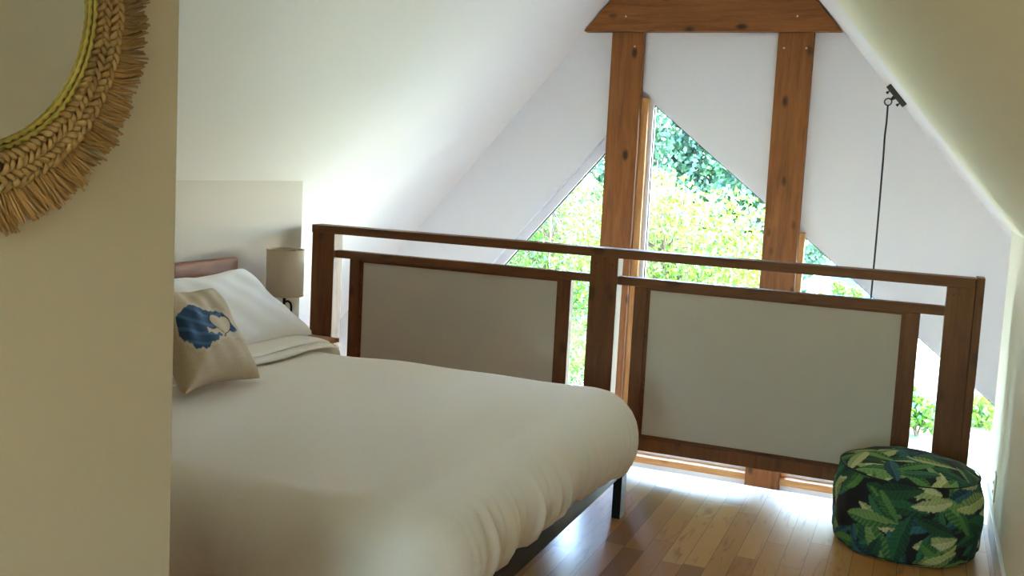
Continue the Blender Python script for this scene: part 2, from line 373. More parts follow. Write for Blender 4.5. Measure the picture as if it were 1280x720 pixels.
def inset(poly, d):
    """inset a convex polygon by d (list or number per edge)"""
    n = len(poly); P = [Vector(p) for p in poly]
    area = sum(P[i].x * P[(i + 1) % n].y - P[(i + 1) % n].x * P[i].y for i in range(n)); sg = 1 if area > 0 else -1
    ds = d if isinstance(d, (list, tuple)) else [d] * n
    lines = []
    for i in range(n):
        a, b = P[i], P[(i + 1) % n]; t = (b - a).normalized(); nn = Vector((-t.y, t.x)) * sg
        lines.append((a + nn * ds[i], t))
    out = []
    for i in range(n):
        (p, t), (q_, u) = lines[i - 1], lines[i]
        den = t.x * u.y - t.y * u.x; w = q_ - p; k = (w.x * u.y - w.y * u.x) / den
        out.append(tuple(p + t * k))
    return out
def ring(mb, a, b, y0, y1):
    n = len(a)
    vs = [(x, y0, z) for x, z in a] + [(x, y0, z) for x, z in b] + [(x, y1, z) for x, z in a] + [(x, y1, z) for x, z in b]
    fs = []
    for i in range(n):
        j = (i + 1) % n
        fs += [(i, j, n + j, n + i), (2 * n + j, 2 * n + i, 3 * n + i, 3 * n + j), (n + i, n + j, 3 * n + j, 3 * n + i), (j, i, 2 * n + i, 2 * n + j)]
    mb.add(vs, fs); return mb
def window(i, poly, fw, y=YG):
    root = bpy.data.objects.new('window_%d' % i, None); C.objects.link(root)
    xs = [p[0] for p in poly]; zs = [p[1] for p in poly]; root.location = ((min(xs) + max(xs)) / 2, y + .1, min(zs)); tag(root, kind='structure')
    inn = inset(poly, fw)
    o = ring(MB(), poly, inn, y + .055, y + .125).build('window_frame', VINYL, root)
    i2 = inset(inn, .006); ring(MB(), inn, i2, y + .078, y + .1).build('gasket', GASK, root)
    MB().prism_y(inset(inn, .001), y + .088, y + .092).build('pane', GLASS if y > 0 else GLASST, root)
    return root
window(1, wl, [.06, .06, .075])
window(2, wm, [.08, .04, .03, .10])
window(3, wr, [.08, .03, .04, .065])
for k, p in enumerate(low): window(4 + k, p, .06)
for k, p in enumerate(rear + rear_low): window(7 + k, p, .05, YB - .16)
# pine linings beside the posts and the wood sill under the upper windows
def trim(i, mb, mat): return S(mb, 'trim_%d' % i, mat)
trim(1, MB().box(-1.86, -1.785, YG + .004, YG + .054, ZS + .05, dm(-1.785) - .02, bev=.004), Wj['z'])
trim(2, MB().box(-.79, -.715, YG + .004, YG + .054, ZS + .05, dr(-.715) - .02, bev=.004), Wj['z'])
trim(3, MB().box(-4.1, -2.02, YG - .035, YG + .05, ZS, ZS + .045, bev=.004), Wj['x'])
trim(4, MB().box(-1.84, -.95, YG - .035, YG + .05, ZS, ZS + .045, bev=.004), Wj['x'])
trim(5, MB().box(-.76, 1.28, YG - .035, YG + .05, ZS, ZS + .045, bev=.004), Wj['x'])

# ------------------------------------------------------------------ timber posts and tie beam on the gable
def bolt_part(mb_list, parent, mat, name='screw_head'):
    for (x, y, z, r) in mb_list:
        bm = bmesh.new(); bmesh.ops.create_cone(bm, cap_ends=True, segments=12, radius1=r, radius2=r * .8, depth=.006, matrix=Matrix.Translation((x, y, z)) @ Matrix.Rotation(PI / 2, 4, 'X'))
        MB().from_bm(bm).build(name, mat, parent)
YP = 6.595
def post(x0, x1, label, bolts):
    t = thing('timber_post', ((x0 + x1) / 2, YP + .03, ZL), label, 'post', 'timber posts on the gable')
    MB().box(x0, x1, YP, YG - .001, ZL, 2.333, bev=.005).build('shaft', Wt['z'], t)
    bolt_part([(x, YP - .001, z, .007) for x, z in bolts], t, PLUG)
    return t
post(-2.045, -1.828, 'tall brown timber post on the gable, left of the centre window', [(-1.885, 2.24)])
post(-.966, -.748, 'tall knotty timber post on the gable, right of the centre window', [(-.925, 2.235), (-.79, 2.235)])
t = thing('tie_beam', (XC, YP, 2.335), 'stained horizontal timber beam across the gable peak on two posts', 'beam')
zb, zt = 2.335, 2.62
gp = .012
MB().prism_y([(roof_x(zb, -1) + gp, zb), (roof_x(zb, 1) - gp, zb), (roof_x(zt, 1) - gp, zt), (roof_x(zt, -1) + gp, zt)], YP - .03, YG - .002, bev=.005).build('timber', Wt['x'], t)
bolt_part([(-1.95, YP - .031, 2.43, .007), (-.855, YP - .031, 2.425, .007)], t, PLUG)

# ------------------------------------------------------------------ loft railing
rl = thing('loft_railing', (-1.43, YR + .045, 0), 'dark wood loft railing with two framed white infill panels', 'railing')
D = .09
MB().box(-3.105, .208, YR - .002, YR + D + .006, 1.006, 1.05, bev=.004).build('top_rail', Wd['x'], rl)
scr = {0: [], 1: [(-1.475, .975), (-1.392, .972), (-1.478, .56), (-1.388, .556)], 2: [(.125, .975)]}
for k, (x0, x1) in enumerate(((-3.102, -2.962), (-1.507, -1.366), (.096, .208))):
    p = MB().box(x0, x1, YR, YR + D, -.28, 1.007, bev=.004).build('post', Wd['z'], rl)
    for x, z in scr[k]:
        bm = bmesh.new(); bmesh.ops.create_cone(bm, cap_ends=True, segments=12, radius1=.0045, radius2=.004, depth=.004, matrix=Matrix.Translation((x, YR - .001, z)) @ Matrix.Rotation(PI / 2, 4, 'X'))
        MB().from_bm(bm).build('screw', SCREW, p)
MB().box(.209, .243, YR + .005, YR + D + .01, -.28, 1.055, bev=.004).build('end_board', Wd['z'], rl)
for (x0, x1, sx0, sx1) in ((-2.963, -1.506, -2.872, -1.607), (-1.367, .097, -1.283, .001)):
    ya, yb = YR + .02, YR + .07
    MB().box(x0, x1, ya, yb, .877, .918, bev=.003).build('mid_rail', Wd['x'], rl)
    fr = MB().box(sx0, sx0 + .062, ya, yb, .14, .877, bev=.003).box(sx1 - .062, sx1, ya, yb, .14, .877, bev=.003).box(sx0, sx1, ya, yb, .077, .1405, bev=.003)
    pf = fr.build('panel_frame', Wd['z'], rl)
    # inner bead and the painted board it holds
    a = [(sx0 + .062, .14), (sx1 - .062, .14), (sx1 - .062, .877), (sx0 + .062, .877)]
    ring(MB(), a, inset(a, .014), ya + .012, yb - .012).build('bead', Wd['x'], pf)
    MB().box(sx0 + .07, sx1 - .07, ya + .018, ya + .03, .148, .869).build('infill_panel', PANEL, rl)

# ------------------------------------------------------------------ bed
bed = thing('bed', (-2.05, 3.08, 0), 'low black platform bed with wooden headboard beside the railing', 'bed')
bx0, bx1, by0, by1 = -3.03, -1.075, 2.13, 4.03
zr0, zr1 = .185, .30
fr = MB().box(bx1 - .03, bx1, by0, by1 - .03, zr0, zr1, bev=.003).box(bx0, bx1 - .03, by0, by0 + .03, zr0, zr1, bev=.003).box(bx0, bx1 - .03, by1 - .06, by1 - .03, zr0, zr1, bev=.003)
fr.box(bx0, bx0 + .03, by0, by1 - .03, zr0, zr1, bev=.003).build('bed_frame', BEDBLK, bed)
for x, y in ((bx1 - .034, by1 - .068), (bx1 - .034, by0 - .002), (bx0, by1 - .068), (bx0, by0 - .002)):
    lg = MB().box(x, x + .036, y, y + .07, 0, zr1 - .002, bev=.002).build('leg', BEDBLK, bed)
    if x > -2 and y > 3:
        MB().box(x + .0355, x + .0375, y + .022, y + .05, .176, .182).box(x + .0355, x + .0375, y + .022, y + .05, .196, .202).build('joint_slot', SLOT, lg)
for k in range(8):
    x = bx0 + .14 + k * .235
    MB().box(x, x + .07, by0 + .03, by1 - .06, zr1 - .03, zr1 - .008).build('slat', BEDBLK, bed)
MB().box(bx0 + .02, bx1 - .015, by0 + .035, by1 - .065, zr1 - .006, .50, bev=.09, seg=5).build('mattress', SHEET, bed, smooth=True)
hb = MB().box(-3.10, -3.06, 2.10, 4.035, .33, .918, bev=.016, seg=4).build('headboard', Wh, bed); smooth_by_angle(hb)
for y in (2.5, 3.6): MB().box(-3.095, -3.065, y, y + .07, 0, .34, bev=.003).build('headboard_leg', BEDBLK, bed)

# bedspread: rounded sheet over the mattress, bulging and tucked in at the sides
def fold(x, y):
    return .004 * math.sin(3.1 * x + 1.7 * y) + .003 * math.sin(7.3 * x - 4.1 * y + 1) + .0022 * math.sin(13 * x + 9 * y)
def bedspread():
    x0, x1, y0, y1 = -2.72, -1.005, 2.10, 4.06
    cx, cyy = (x0 + x1) / 2, (y0 + y1) / 2; rc = .21
    per = []
    def arc(ax, ay, a0, n=14):
        for k in range(n + 1):
            a = a0 + PI / 2 * k / n; per.append((ax + rc * math.cos(a), ay + rc * math.sin(a), math.cos(a), math.sin(a)))
    def seg(p, q_, n):
        for k in range(1, n): per.append((p[0] + (q_[0] - p[0]) * k / n, p[1] + (q_[1] - p[1]) * k / n, p[2], p[3]))
    # open at the head: start at head/far corner, go along far side, foot, near side
    n1 = 90
    seg((x0, y0, 0, -1), (x1 - rc, y0, 0, -1), n1); arc(x1 - rc, y0 + rc, -PI / 2); seg((x1, y0 + rc, 1, 0), (x1, y1 - rc, 1, 0), 150); arc(x1 - rc, y1 - rc, 0); seg((x1 - rc, y1, 0, 1), (x0, y1, 0, 1), n1)
    prof = []   # (inward offset, z): from under the tuck up the bulge to the top
    prof += [(.11, .215), (.07, .222), (.036, .25), (.012, .29), (.002, .34), (0, .385), (.006, .425), (.022, .465), (.052, .503), (.09, .527), (.135, .540), (.185, .546)]
    rows = []
    L = len(per)
    hs = [rnd.random() for _ in range(400)]
    def noise1(u, k):
        u *= k; i = int(math.floor(u)); t = u - i; t = t * t * (3 - 2 * t); return hs[i % 400] * (1 - t) + hs[(i + 1) % 400] * t - .5
    for j, (off, z) in enumerate(prof):
        row = []
        for i, (px, py, nx, ny) in enumerate(per):
            u = i / L
            hgt = max(0, (.515 - z) / .28)
            cr = lambda k, ph: 1 - 2 * abs(noise1(u + ph, k))          # narrow ridges: gathers of the cloth
            w = hgt * (.034 * cr(62, 0) + .024 * cr(140, .31) + .010 * noise1(u + .7, 330) - .026)
            zz = z + (0 if j > 5 else (.012 * noise1(u, 34) + .005 * math.sin(u * 60)) * (1 - j / 6))
            # the cover rides higher towards the near side of the foot
            if nx > .5: zz += (.06 if j < 5 else .04 * (1 - j / 11)) * max(0, min(1, (3.85 - py) / .7)) * (1 if j < 9 else 0)
            o = off - w
            row.append((px - nx * o, py - ny * o, zz + (fold(px - nx * o, py - ny * o) if j > 7 else 0)))
        rows.append(row)
    # the top: straight lines across the bed between mirrored points of the last ring
    last = rows[-1]; n = len(last); tops = []
    nc = (n1 - 1) + 15                       # ring index where the straight foot edge begins
    foot = last[nc - 1:n - nc + 1]; fy0, fy1 = foot[0][1], foot[-1][1]
    ts = [(p[1] - fy0) / (fy1 - fy0) for p in foot]
    for i in range(nc - 1):
        a, b = last[i], last[n - 1 - i]; row = []
        for e in ts:
            x = a[0] + (b[0] - a[0]) * e; y = a[1] + (b[1] - a[1]) * e; w = 4 * e * (1 - e) * max(0, min(1, (x1 - .3 - x) / .6))
            row.append((x, y, .546 + .008 * w + fold(x, y)))
        tops.append(row)
    tops.append(foot)
    m = MB(); m.grid(rows); m.grid([r[::-1] for r in tops])
    bm = bmesh.new(); me = bpy.data.meshes.new('tmp'); me.from_pydata(m.v, [], m.f); bm.from_mesh(me); bpy.data.meshes.remove(me)
    bmesh.ops.remove_doubles(bm, verts=bm.verts, dist=.0004); bmesh.ops.recalc_face_normals(bm, faces=bm.faces)
    return MB().from_bm(bm)
bs = bedspread().build('bedspread', QUILT, None, smooth=True)
tag(bs, 'cream bedspread tucked over the mattress of the black bed', 'bedspread')
# turned-down band of the cover near the pillows: two layers
def band(xa, xb, zc, th, name, yend, seed):
    rows = []; ny = 70; ya = 2.12
    for j in range(ny + 1):
        y = ya + (yend - ya) * j / ny
        e = math.sqrt(max(0, min(1, (yend - y) / .06))); e2 = math.sqrt(max(0, min(1, (y - ya) / .06))); e = min(e, e2)
        row = []
        for k in range(29):
            ang = 2 * PI * k / 28; c, s_ = math.cos(ang), math.sin(ang)
            ex = math.copysign(abs(c) ** .5, c) * (xb - xa) / 2; ez = math.copysign(abs(s_) ** .8, s_) * th / 2
            wv = .006 * math.sin(6 * y + seed) + .004 * math.sin(17 * y + 2 * seed)
            row.append(((xa + xb) / 2 + ex * (.82 + .18 * e) + wv - .035 * (4.0 - y), y, zc + ez * (.15 + .85 * e) + .003 * math.sin(11 * y + ex * 20 + seed) - .045 * (1 - e) - .03 * max(0, (y - 3.9) / .15) ** 2))
        rows.append(row)
    return MB().grid(rows).build(name, QUILT, bs, smooth=True)
band(-2.70, -2.475, .566, .03, 'turned_down_edge', 4.06, 1)
band(-2.72, -2.515, .585, .022, 'turned_down_edge', 4.05, 2)

# pillows: inflated cushions
def cushion(w, h, th, n=60, pinch=.06, seed=1, wr=.01, k_=.42):
    """returns front/back grids in local x (width) y (height) z (thickness)"""
    r = random.Random(seed); ph = [r.uniform(0, 6.28) for _ in range(8)]
    def P(u, v, s):
        a, b = u * w / 2, v * h / 2
        a *= 1 - pinch * (1 - abs(v)) * abs(u) ** 3 * .6 * (1 if True else 0) - pinch * .5 * (1 - v * v) * abs(u) ** 2
        b *= 1 - pinch * (1 - u * u) * abs(v) ** 2
        t = (max(0, 1 - u ** 4) * max(0, 1 - v ** 4)) ** k_
        z = s * th / 2 * t + wr * t * (math.sin(5 * u + 3 * v + ph[0]) * .5 + math.sin(9 * v - 7 * u + ph[1]) * .35 + .25 * math.sin(15 * u + ph[2] + 4 * v)) * s
        return (a, b, z)
    g = [[[P(-1 + 2 * j / n, -1 + 2 * i / n, s) for j in range(n + 1)] for i in range(n + 1)] for s in (1, -1)]
    return g
def shear(g, k):
    return [[[(p[0] + k * p[1] / .21, p[1], p[2]) for p in row] for row in h] for h in g]
def cushion_mesh(g, M):
    m = MB(); n = len(g[0])
    f_ = [[M @ Vector(p) for p in row] for row in g[0]]; b_ = [[M @ Vector(p) for p in row] for row in g[1]]
    m.grid(f_); m.grid([r[::-1] for r in b_]); return m
def frame_mat(origin, xdir, zdir):
    x = Vector(xdir).normalized(); z = Vector(zdir); z = (z - x * z.dot(x)).normalized(); y = z.cross(x)
    return Matrix(((x.x, y.x, z.x, origin[0]), (x.y, y.y, z.y, origin[1]), (x.z, y.z, z.z, origin[2]), (0, 0, 0, 1)))
# white pillow leaning on the headboard
for k, (yc, xo, lab) in enumerate(((3.625, -2.82, 'plump white bed pillow leaning on the headboard beside the lamp'),)):
    Mx = frame_mat((xo, yc, .722), (0, 1, .01), (.70, 0, .71))
    o = cushion_mesh(shear(cushion(.78, .43, .17, seed=3 + k, wr=.010, pinch=.15), -.075), Mx).build('pillow', SHEET, None, smooth=True)
    tag(o, lab, 'pillow')

# cushion with the blue wave print
cm = vcol_mat('printed_linen', .9, .35)
Mc = frame_mat((-2.478, 3.045, .735), (-.03, .46, -.03), (.68, .03, .73))
g = shear(cushion(.46, .46, .15, n=150, pinch=.15, seed=11, wr=.008, k_=.5), .065)
o = cushion_mesh(g, Mc).build('throw_cushion', cm, None, smooth=True)
tag(o, 'beige throw cushion printed with a blue wave and heart', 'cushion')
CUSH = o
def cushion_paint():
    n = 151
    u, v = np.meshgrid(np.linspace(-1, 1, n), np.linspace(-1, 1, n))
    base = np.array(lin((190, 171, 143))[:3]); cols = np.tile(base, (n, n, 1))
    rs = np.random.RandomState(4); cols *= (1 + .05 * rs.randn(n, n, 1))
    # plain swoosh: a rounded mass at left narrowing into a tail at right, ragged pale rim
    ca, sa = math.cos(-.27), math.sin(-.27); u0, v0 = u - .02, v + .06
    x = (u0 * ca + v0 * sa) / .88; y = (-u0 * sa + v0 * ca) / .50
    top = .74 * np.exp(-((x + .5) / .42) ** 2) + .74 * np.exp(-((x - .24) / .40) ** 2) + .02 * np.sin(40 * x)
    bot = -.78 * np.exp(-((x + .5) / .5) ** 2) - .26 + .22 * np.clip(x, 0, 1) + .05 * np.sin(23 * x) + .03 * np.sin(51 * x)
    rim = (y < top + .13 + .05 * np.sin(31 * x)) & (y > bot - .15) & (np.abs(x) < 1.02)
    body = (y < top - .02) & (y > bot) & (np.abs(x) < .98)
    cols[rim] = lin((200, 184, 158))[:3]
    navy = np.array(lin((34, 66, 104))[:3]); mid = np.array(lin((62, 98, 136))[:3])
    st = np.sin(16 * np.hypot(x + .1, y - .9) + 3 * x) > .55
    cols[body] = navy; cols[body & st] = mid
    under = (y < -.12 + .25 * x + .05 * np.sin(19 * x)) & (y > -.34 + .2 * x + .05 * np.sin(27 * x)) & (x > -.25) & (x < .9)
    cols[under & rim] = lin((200, 184, 158))[:3]
    # heart
    hx = (x - .22) / .29; hy = (y - .06) / .36
    heart = (hx ** 2 + (hy - .62 * np.sqrt(np.abs(hx) + 1e-6)) ** 2) < 1
    outl = ((hx / 1.12) ** 2 + ((hy) / 1.12 - .62 * np.sqrt(np.abs(hx / 1.12) + 1e-6)) ** 2) < 1
    cols[outl & rim] = lin((28, 48, 74))[:3]; cols[heart] = lin((198, 180, 153))[:3]
    back = np.tile(base, (n, n, 1))
    return np.concatenate([cols.reshape(-1, 3), back.reshape(-1, 3)])
paint_vertices(CUSH, cushion_paint())

# ------------------------------------------------------------------ nightstand and lamp
ns = thing('nightstand', (-2.91, 4.23, 0), 'small wooden nightstand between the bed and the railing', 'nightstand')
nx0, nx1, ny0, ny1, nz = -3.12, -2.70, 4.07, 4.385, .515
MB().box(nx0, nx1, ny0, ny1, nz - .022, nz, bev=.004).build('top', Wn, ns)
MB().box(nx0 + .01, nx1 - .02, ny0 + .02, ny1 - .02, nz - .16, nz - .0225, bev=.003).build('case', Wn, ns)
dw = MB().box(nx1 - .02, nx1 - .004, ny0 + .03, ny1 - .03, nz - .15, nz - .03, bev=.003).build('drawer', Wn, ns)
MB().box(nx1 - .004, nx1 + .012, 4.20, 4.27, nz - .095, nz - .083, bev=.003).build('handle', BLACK, dw)
for x in (nx0 + .012, nx1 - .055):
    for y in (ny0 + .02, ny1 - .055):
        MB().box(x, x + .035, y, y + .035, 0, nz - .16, bev=.003).build('leg', Wn, ns)
lx, ly = -2.978, 4.30
lp = thing('table_lamp', (lx, ly, nz), 'table lamp with beige drum shade and bent black stem', 'lamp')
m = MB(); rs_, z0, z1 = .0935, .714, .947
m.lathe([(rs_, z0), (rs_, z1), (rs_ - .003, z1), (rs_ - .003, z0), (rs_, z0)], lx, ly, 56, False, False)
sh = m.build('lamp_shade', SHADE, lp); smooth_by_angle(sh)
for zz in (z0, z1): MB().tube([(lx + rs_ * math.cos(2 * PI * k / 48), ly + rs_ * math.sin(2 * PI * k / 48), zz) for k in range(48)], .0022, 6, True).build('hem', SHADE, sh, smooth=True)
MB().tube([(lx - .09, ly, z1 - .01), (lx + .09, ly, z1 - .01)], .002, 6).tube([(lx, ly - .09, z1 - .01), (lx, ly + .09, z1 - .01)], .002, 6).build('spider', BLACK, lp)
MB().tube([(lx, ly, z1 - .01), (lx, ly, .668)], .008, 10).build('lamp_holder', BLACK, lp, smooth=True)
a = .012
MB().tube([(lx, ly, .682), (lx + .016, ly + .012, .684), (lx + .026, ly + .018, .674), (lx + .029, ly + .02, .658), (lx + .030, ly + .024, nz + .012)], .0055, 10).build('stem', BLACK, lp, smooth=True)
MB().box(lx - .06, lx + .085, ly - .035, ly + .075, nz, nz + .015, bev=.004).build('base', BLACK, lp)

# ------------------------------------------------------------------ pouf with banana-leaf print
def leaf_print(s, t, wrap, tmax, count, seed, Lr=(.12, .21)):
    rs = np.random.RandomState(seed)
    cols = np.tile(np.array(lin((9, 13, 22))[:3]), s.shape + (1,)).reshape(s.shape + (3,))
    pal = [((16, 58, 40), (40, 104, 66)), ((30, 84, 44), (96, 150, 78)), ((92, 124, 62), (196, 206, 140)), ((14, 50, 62), (58, 110, 116)), ((40, 96, 52), (130, 168, 96)), ((12, 44, 34), (34, 84, 54)), ((150, 164, 104), (206, 210, 160)), ((20, 66, 50), (60, 120, 84))]
    for _ in range(count):
        cs, ct = rs.uniform(0, wrap), rs.uniform(-.03, tmax + .03)
        ang = rs.uniform(0, 2 * PI); Ln = rs.uniform(*Lr) / 2; Wn_ = Ln * rs.uniform(.28, .38)
        ds = (s - cs + wrap / 2) % wrap - wrap / 2; dt = t - ct
        u = (ds * math.cos(ang) + dt * math.sin(ang)) / Ln; v = (-ds * math.sin(ang) + dt * math.cos(ang)) / Wn_
        v = v + rs.uniform(-.25, .25) * (u * u - .4)
        env = np.clip(1 - u ** 2, 0, 1) ** .75 * (1 + .22 * u)
        ph = rs.uniform(0, 6)
        vein = np.sin(u * 34 - np.abs(v) * 7 + ph)
        edge = env * (1 + .025 * np.sin(u * 22 + np.sign(v) * 2 + ph))
        ins = (np.abs(u) < 1) & (np.abs(v) < edge)
        c0, c1 = pal[rs.randint(len(pal))]; c0 = np.array(lin(c0)[:3]); c1 = np.array(lin(c1)[:3])
        mix = np.clip(.32 + .28 * np.sign(v) * rs.choice([-1, 1]) + .55 * (vein > .45) * (.55 + .45 * np.abs(v)) + .06 * u, 0, 1)
        mix = np.where(np.abs(v) < .07, 1.0, mix)
        c = c0 + (c1 - c0) * mix[..., None]
        cols[ins] = c[ins]
    return cols
PX, PY, PR, PH = .012, 4.295, .266, .352
pf = thing('pouf', (PX, PY, 0), 'round fabric pouf with green banana leaf print on the floor', 'pouf')
pm = vcol_mat('leaf_print_cotton', .8, .3)
nth = 420
prof = []
for k in range(70):
    t_ = k / 69; z = .004 + t_ * (PH - .045)
    r = PR + .010 * math.sin(t_ * PI) - .012 * max(0, t_ - .75) * 4 * .5 + .008 * (1 - t_) - .012 * max(0, .06 - t_) / .06
    prof.append((r, z))
P = []; 
for (r, z) in prof:
    row = []
    for k in range(nth + 1):
        a = 2 * PI * k / nth
        w = .004 * math.sin(5 * a + 14 * z) + .003 * math.sin(11 * a - 20 * z + 1) + .0015 * math.sin(23 * a + 40 * z)
        row.append((PX + (r + w) * math.cos(a), PY + (r + w) * math.sin(a), z))
    P.append(row)
side = MB().grid(P).build('side_panel', pm, pf, smooth=True)
ss, tt = np.meshgrid(np.linspace(0, 2 * PI * PR, nth + 1), np.array([z for r, z in prof]))
paint_vertices(side, leaf_print(ss, tt, 2 * PI * PR, PH, 190, 21).reshape(-1, 3))
Rt = prof[-1][0]; zt0 = prof[-1][1]
P = []; S2 = []; T2 = []
for j in range(90):
    q_ = j / 89; row = []
    for k in range(nth + 1):
        a = 2 * PI * k / nth; r = Rt * (1 - q_)
        z = zt0 + (.047 * (1 - (1 - q_) ** 3.2)) + .0025 * math.sin(3 * a + 9 * q_) * min(1, q_ * 5)
        w = (.004 * math.sin(5 * a + 14 * zt0) + .003 * math.sin(11 * a - 20 * zt0 + 1) + .0015 * math.sin(23 * a + 40 * zt0)) * (1 - q_)
        row.append((PX + (r + w) * math.cos(a), PY + (r + w) * math.sin(a), z))
    P.append(row)
topo = MB().grid(P).build('top_panel', pm, pf, smooth=True)
PA = np.array(P); paint_vertices(topo, leaf_print(PA[..., 0] - PX + .5, PA[..., 1] - PY + .5, 3.0, 1.0, 760, 5, (.13, .21)).reshape(-1, 3))
PIPE = plain('dark_piping', (12, 18, 22), .8)
for zz, rr, nm in ((zt0, Rt + .002, 'seam_piping'), (.012, PR + .0, 'bottom_piping')):
    MB().tube([(PX + rr * math.cos(2 * PI * k / 90), PY + rr * math.sin(2 * PI * k / 90), zz) for k in range(90)], .0025, 6, True).build(nm, PIPE, pf, smooth=True)
MB().lathe([(PR - .02, .0), (PR - .02, .006)], PX, PY, 48).build('base_cloth', PIPE, pf)

# ------------------------------------------------------------------ outlet on the right knee wall
ot = thing('wall_outlet', (KR, 4.675, .12), 'pale wall outlet cover plate low on the right wall by the pouf', 'outlet')
MB().box(KR - .007, KR, 4.637, 4.712, .122, .240, bev=.003).build('cover_plate', PLATE, ot)
for z in (.16, .20):
    so = MB().box(KR - .009, KR - .0065, 4.660, 4.690, z - .014, z + .014, bev=.001).build('socket', PLATE, ot)
    MB().box(KR - .0098, KR - .0088, 4.667, 4.670, z - .005, z + .006).box(KR - .0098, KR - .0088, 4.680, 4.683, z - .005, z + .006).build('slot', SLOT, so)

# ------------------------------------------------------------------ hook on the right slope and the cord hanging from it
hx, hy = -.203, 5.80
th = math.atan(SL); hz = roof_z(hx)
Mh = Matrix.Translation((hx, hy, hz)) @ Matrix.Rotation(th, 4, 'Y')      # local x runs down the slope, z is the outward normal
hk = thing('ceiling_hook', (hx, hy, hz), 'black ceiling hook plate with ring on the right roof slope', 'hook')
MB().box(-.068, .068, -.02, .02, -.028, -.001, bev=.002, M=Mh).build('plate', BLACK, hk)
for x in (-.042, .042):
    MB().tube([Mh @ Vector((x, 0, -.028)), Mh @ Vector((x, 0, -.036))], .004, 10).tube([Mh @ Vector((x, 0, -.036)), Mh @ Vector((x, 0, -.046))], .0075, 12).build('thumb_screw', BLACK, hk)
MB().tube([Mh @ Vector((0, 0, -.027)), Mh @ Vector((0, 0, -.046))], [.012, .007], 10).build('eye', BLACK, hk)
rc = Mh @ Vector((0, 0, -.066)); rc = Vector((rc.x, rc.y, rc.z))
MB().tube([rc + Vector((math.cos(2 * PI * k / 32), 0, math.sin(2 * PI * k / 32))) * .018 for k in range(32)], .0035, 8, True).build('ring', BLACK, hk, smooth=True)
cx0, cz0 = rc.x, rc.z - .018
pts = [(cx0 + .0, hy, cz0), (cx0 + .001, hy, cz0 - .09), (cx0 - .002, hy, cz0 - .16), (cx0, hy, cz0 - .28)] + [(cx0 + .001 * math.sin(k), hy, cz0 - .28 - k * .2) for k in range(1, 12)]
co = MB().tube(pts, .0048, 8).build('hanging_cord', plain('dark_cord', (46, 46, 50), .8), None, smooth=True)
tag(co, 'thin dark cord hanging straight down from the ceiling hook ring', 'cord')

# ------------------------------------------------------------------ woven mirror on the hallway wall
my, mz = .893, 1.626
mr = thing('wall_mirror', (WX, my, mz), 'round mirror in a woven straw frame with fringed rim', 'mirror')
def mp(r, a, h): return Vector((WX + h, my + r * math.cos(a), mz + r * math.sin(a)))
RI = .200
bm = bmesh.new(); bmesh.ops.create_cone(bm, cap_ends=True, segments=96, radius1=RI + .006, radius2=RI + .006, depth=.006, matrix=Matrix.Translation((WX + .006, my, mz)) @ Matrix.Rotation(PI / 2, 4, 'Y'))
MB().from_bm(bm).build('mirror_glass', MIRR, mr)
bm = bmesh.new(); bmesh.ops.create_cone(bm, cap_ends=True, segments=96, radius1=RI + .055, radius2=RI + .055, depth=.003, matrix=Matrix.Translation((WX + .002, my, mz)) @ Matrix.Rotation(PI / 2, 4, 'Y'))
MB().from_bm(bm).build('backing', STRAW, mr)
cb_ = MB()
for rr, hh, ph in ((RI + .002, .012, 0), (RI + .008, .015, 1)):
    n = 720; pts = []
    cb_.tube([mp(rr + .0007 * math.sin(90 * 2 * PI * k / n + ph), 2 * PI * k / n, hh) for k in range(n)], [.0029 + .0009 * math.sin(90 * 2 * PI * k / n + ph) for k in range(n)], 8, True)
cb_.build('inner_cord', CORDY, mr, smooth=True)
def strand(mb, p0, p1, w, h, lift, n=7):
    """a fat flattened straw from p0 to p1, bulging off the wall"""
    d = p1 - p0; t = d.normalized(); nn = Vector((1, 0, 0)); sd = t.cross(nn).normalized()
    rows = []
    for i in range(n):
        q_ = i / (n - 1); e = math.sin(PI * (.08 + .84 * q_)) ** .6; c = p0 + d * q_ + nn * (lift * math.sin(PI * q_))
        rows.append([c + sd * (w * e * math.cos(2 * PI * k / 8)) + nn * (h * e * math.sin(2 * PI * k / 8)) for k in range(9)])
    mb.grid(rows)
br = MB(); rj = random.Random(5)
bands = [(RI + .012, RI + .030, 1), (RI + .025, RI + .043, -1), (RI + .038, RI + .056, 1), (RI + .050, RI + .064, -1)]
for r0, r1, sg in bands:
    n = 132
    for k in range(n):
        a = 2 * PI * (k + (.5 if sg < 0 else 0)) / n; da = sg * 2 * PI / n * 1.7
        strand(br, mp(r0, a - da / 2 + rj.uniform(-.006, .006), .006 + rj.uniform(0, .003)), mp(r1 + rj.uniform(-.002, .003), a + da / 2 + rj.uniform(-.006, .006), .008), .0042 * rj.uniform(.85, 1.15), .003, .006 + rj.uniform(0, .003))
br.build('braided_band', STRAWL, mr, smooth=True)
fg = MB()
for k in range(1500):
    a = 2 * PI * k / 1500 + rj.uniform(-.003, .003); r0 = RI + .052; r1 = RI + .113 + rj.uniform(-.006, .003) + .003 * math.sin(a * 17) + .003 * math.sin(a * 43)
    if rj.random() < .04: r1 -= .012
    sk = .075 + .03 * math.sin(a * 29) + rj.uniform(-.03, .03); h0 = rj.uniform(.004, .013); h1 = rj.uniform(.003, .016); w = rj.uniform(.0011, .0023)
    fg.tube([mp(r0, a, h0), mp((r0 + r1) / 2, a + sk * .45, (h0 + h1) / 2 + .002), mp(r1, a + sk, h1)], [w, w * 1.1, w * .8], 5)
fg.build('fringe', STRAW, mr)

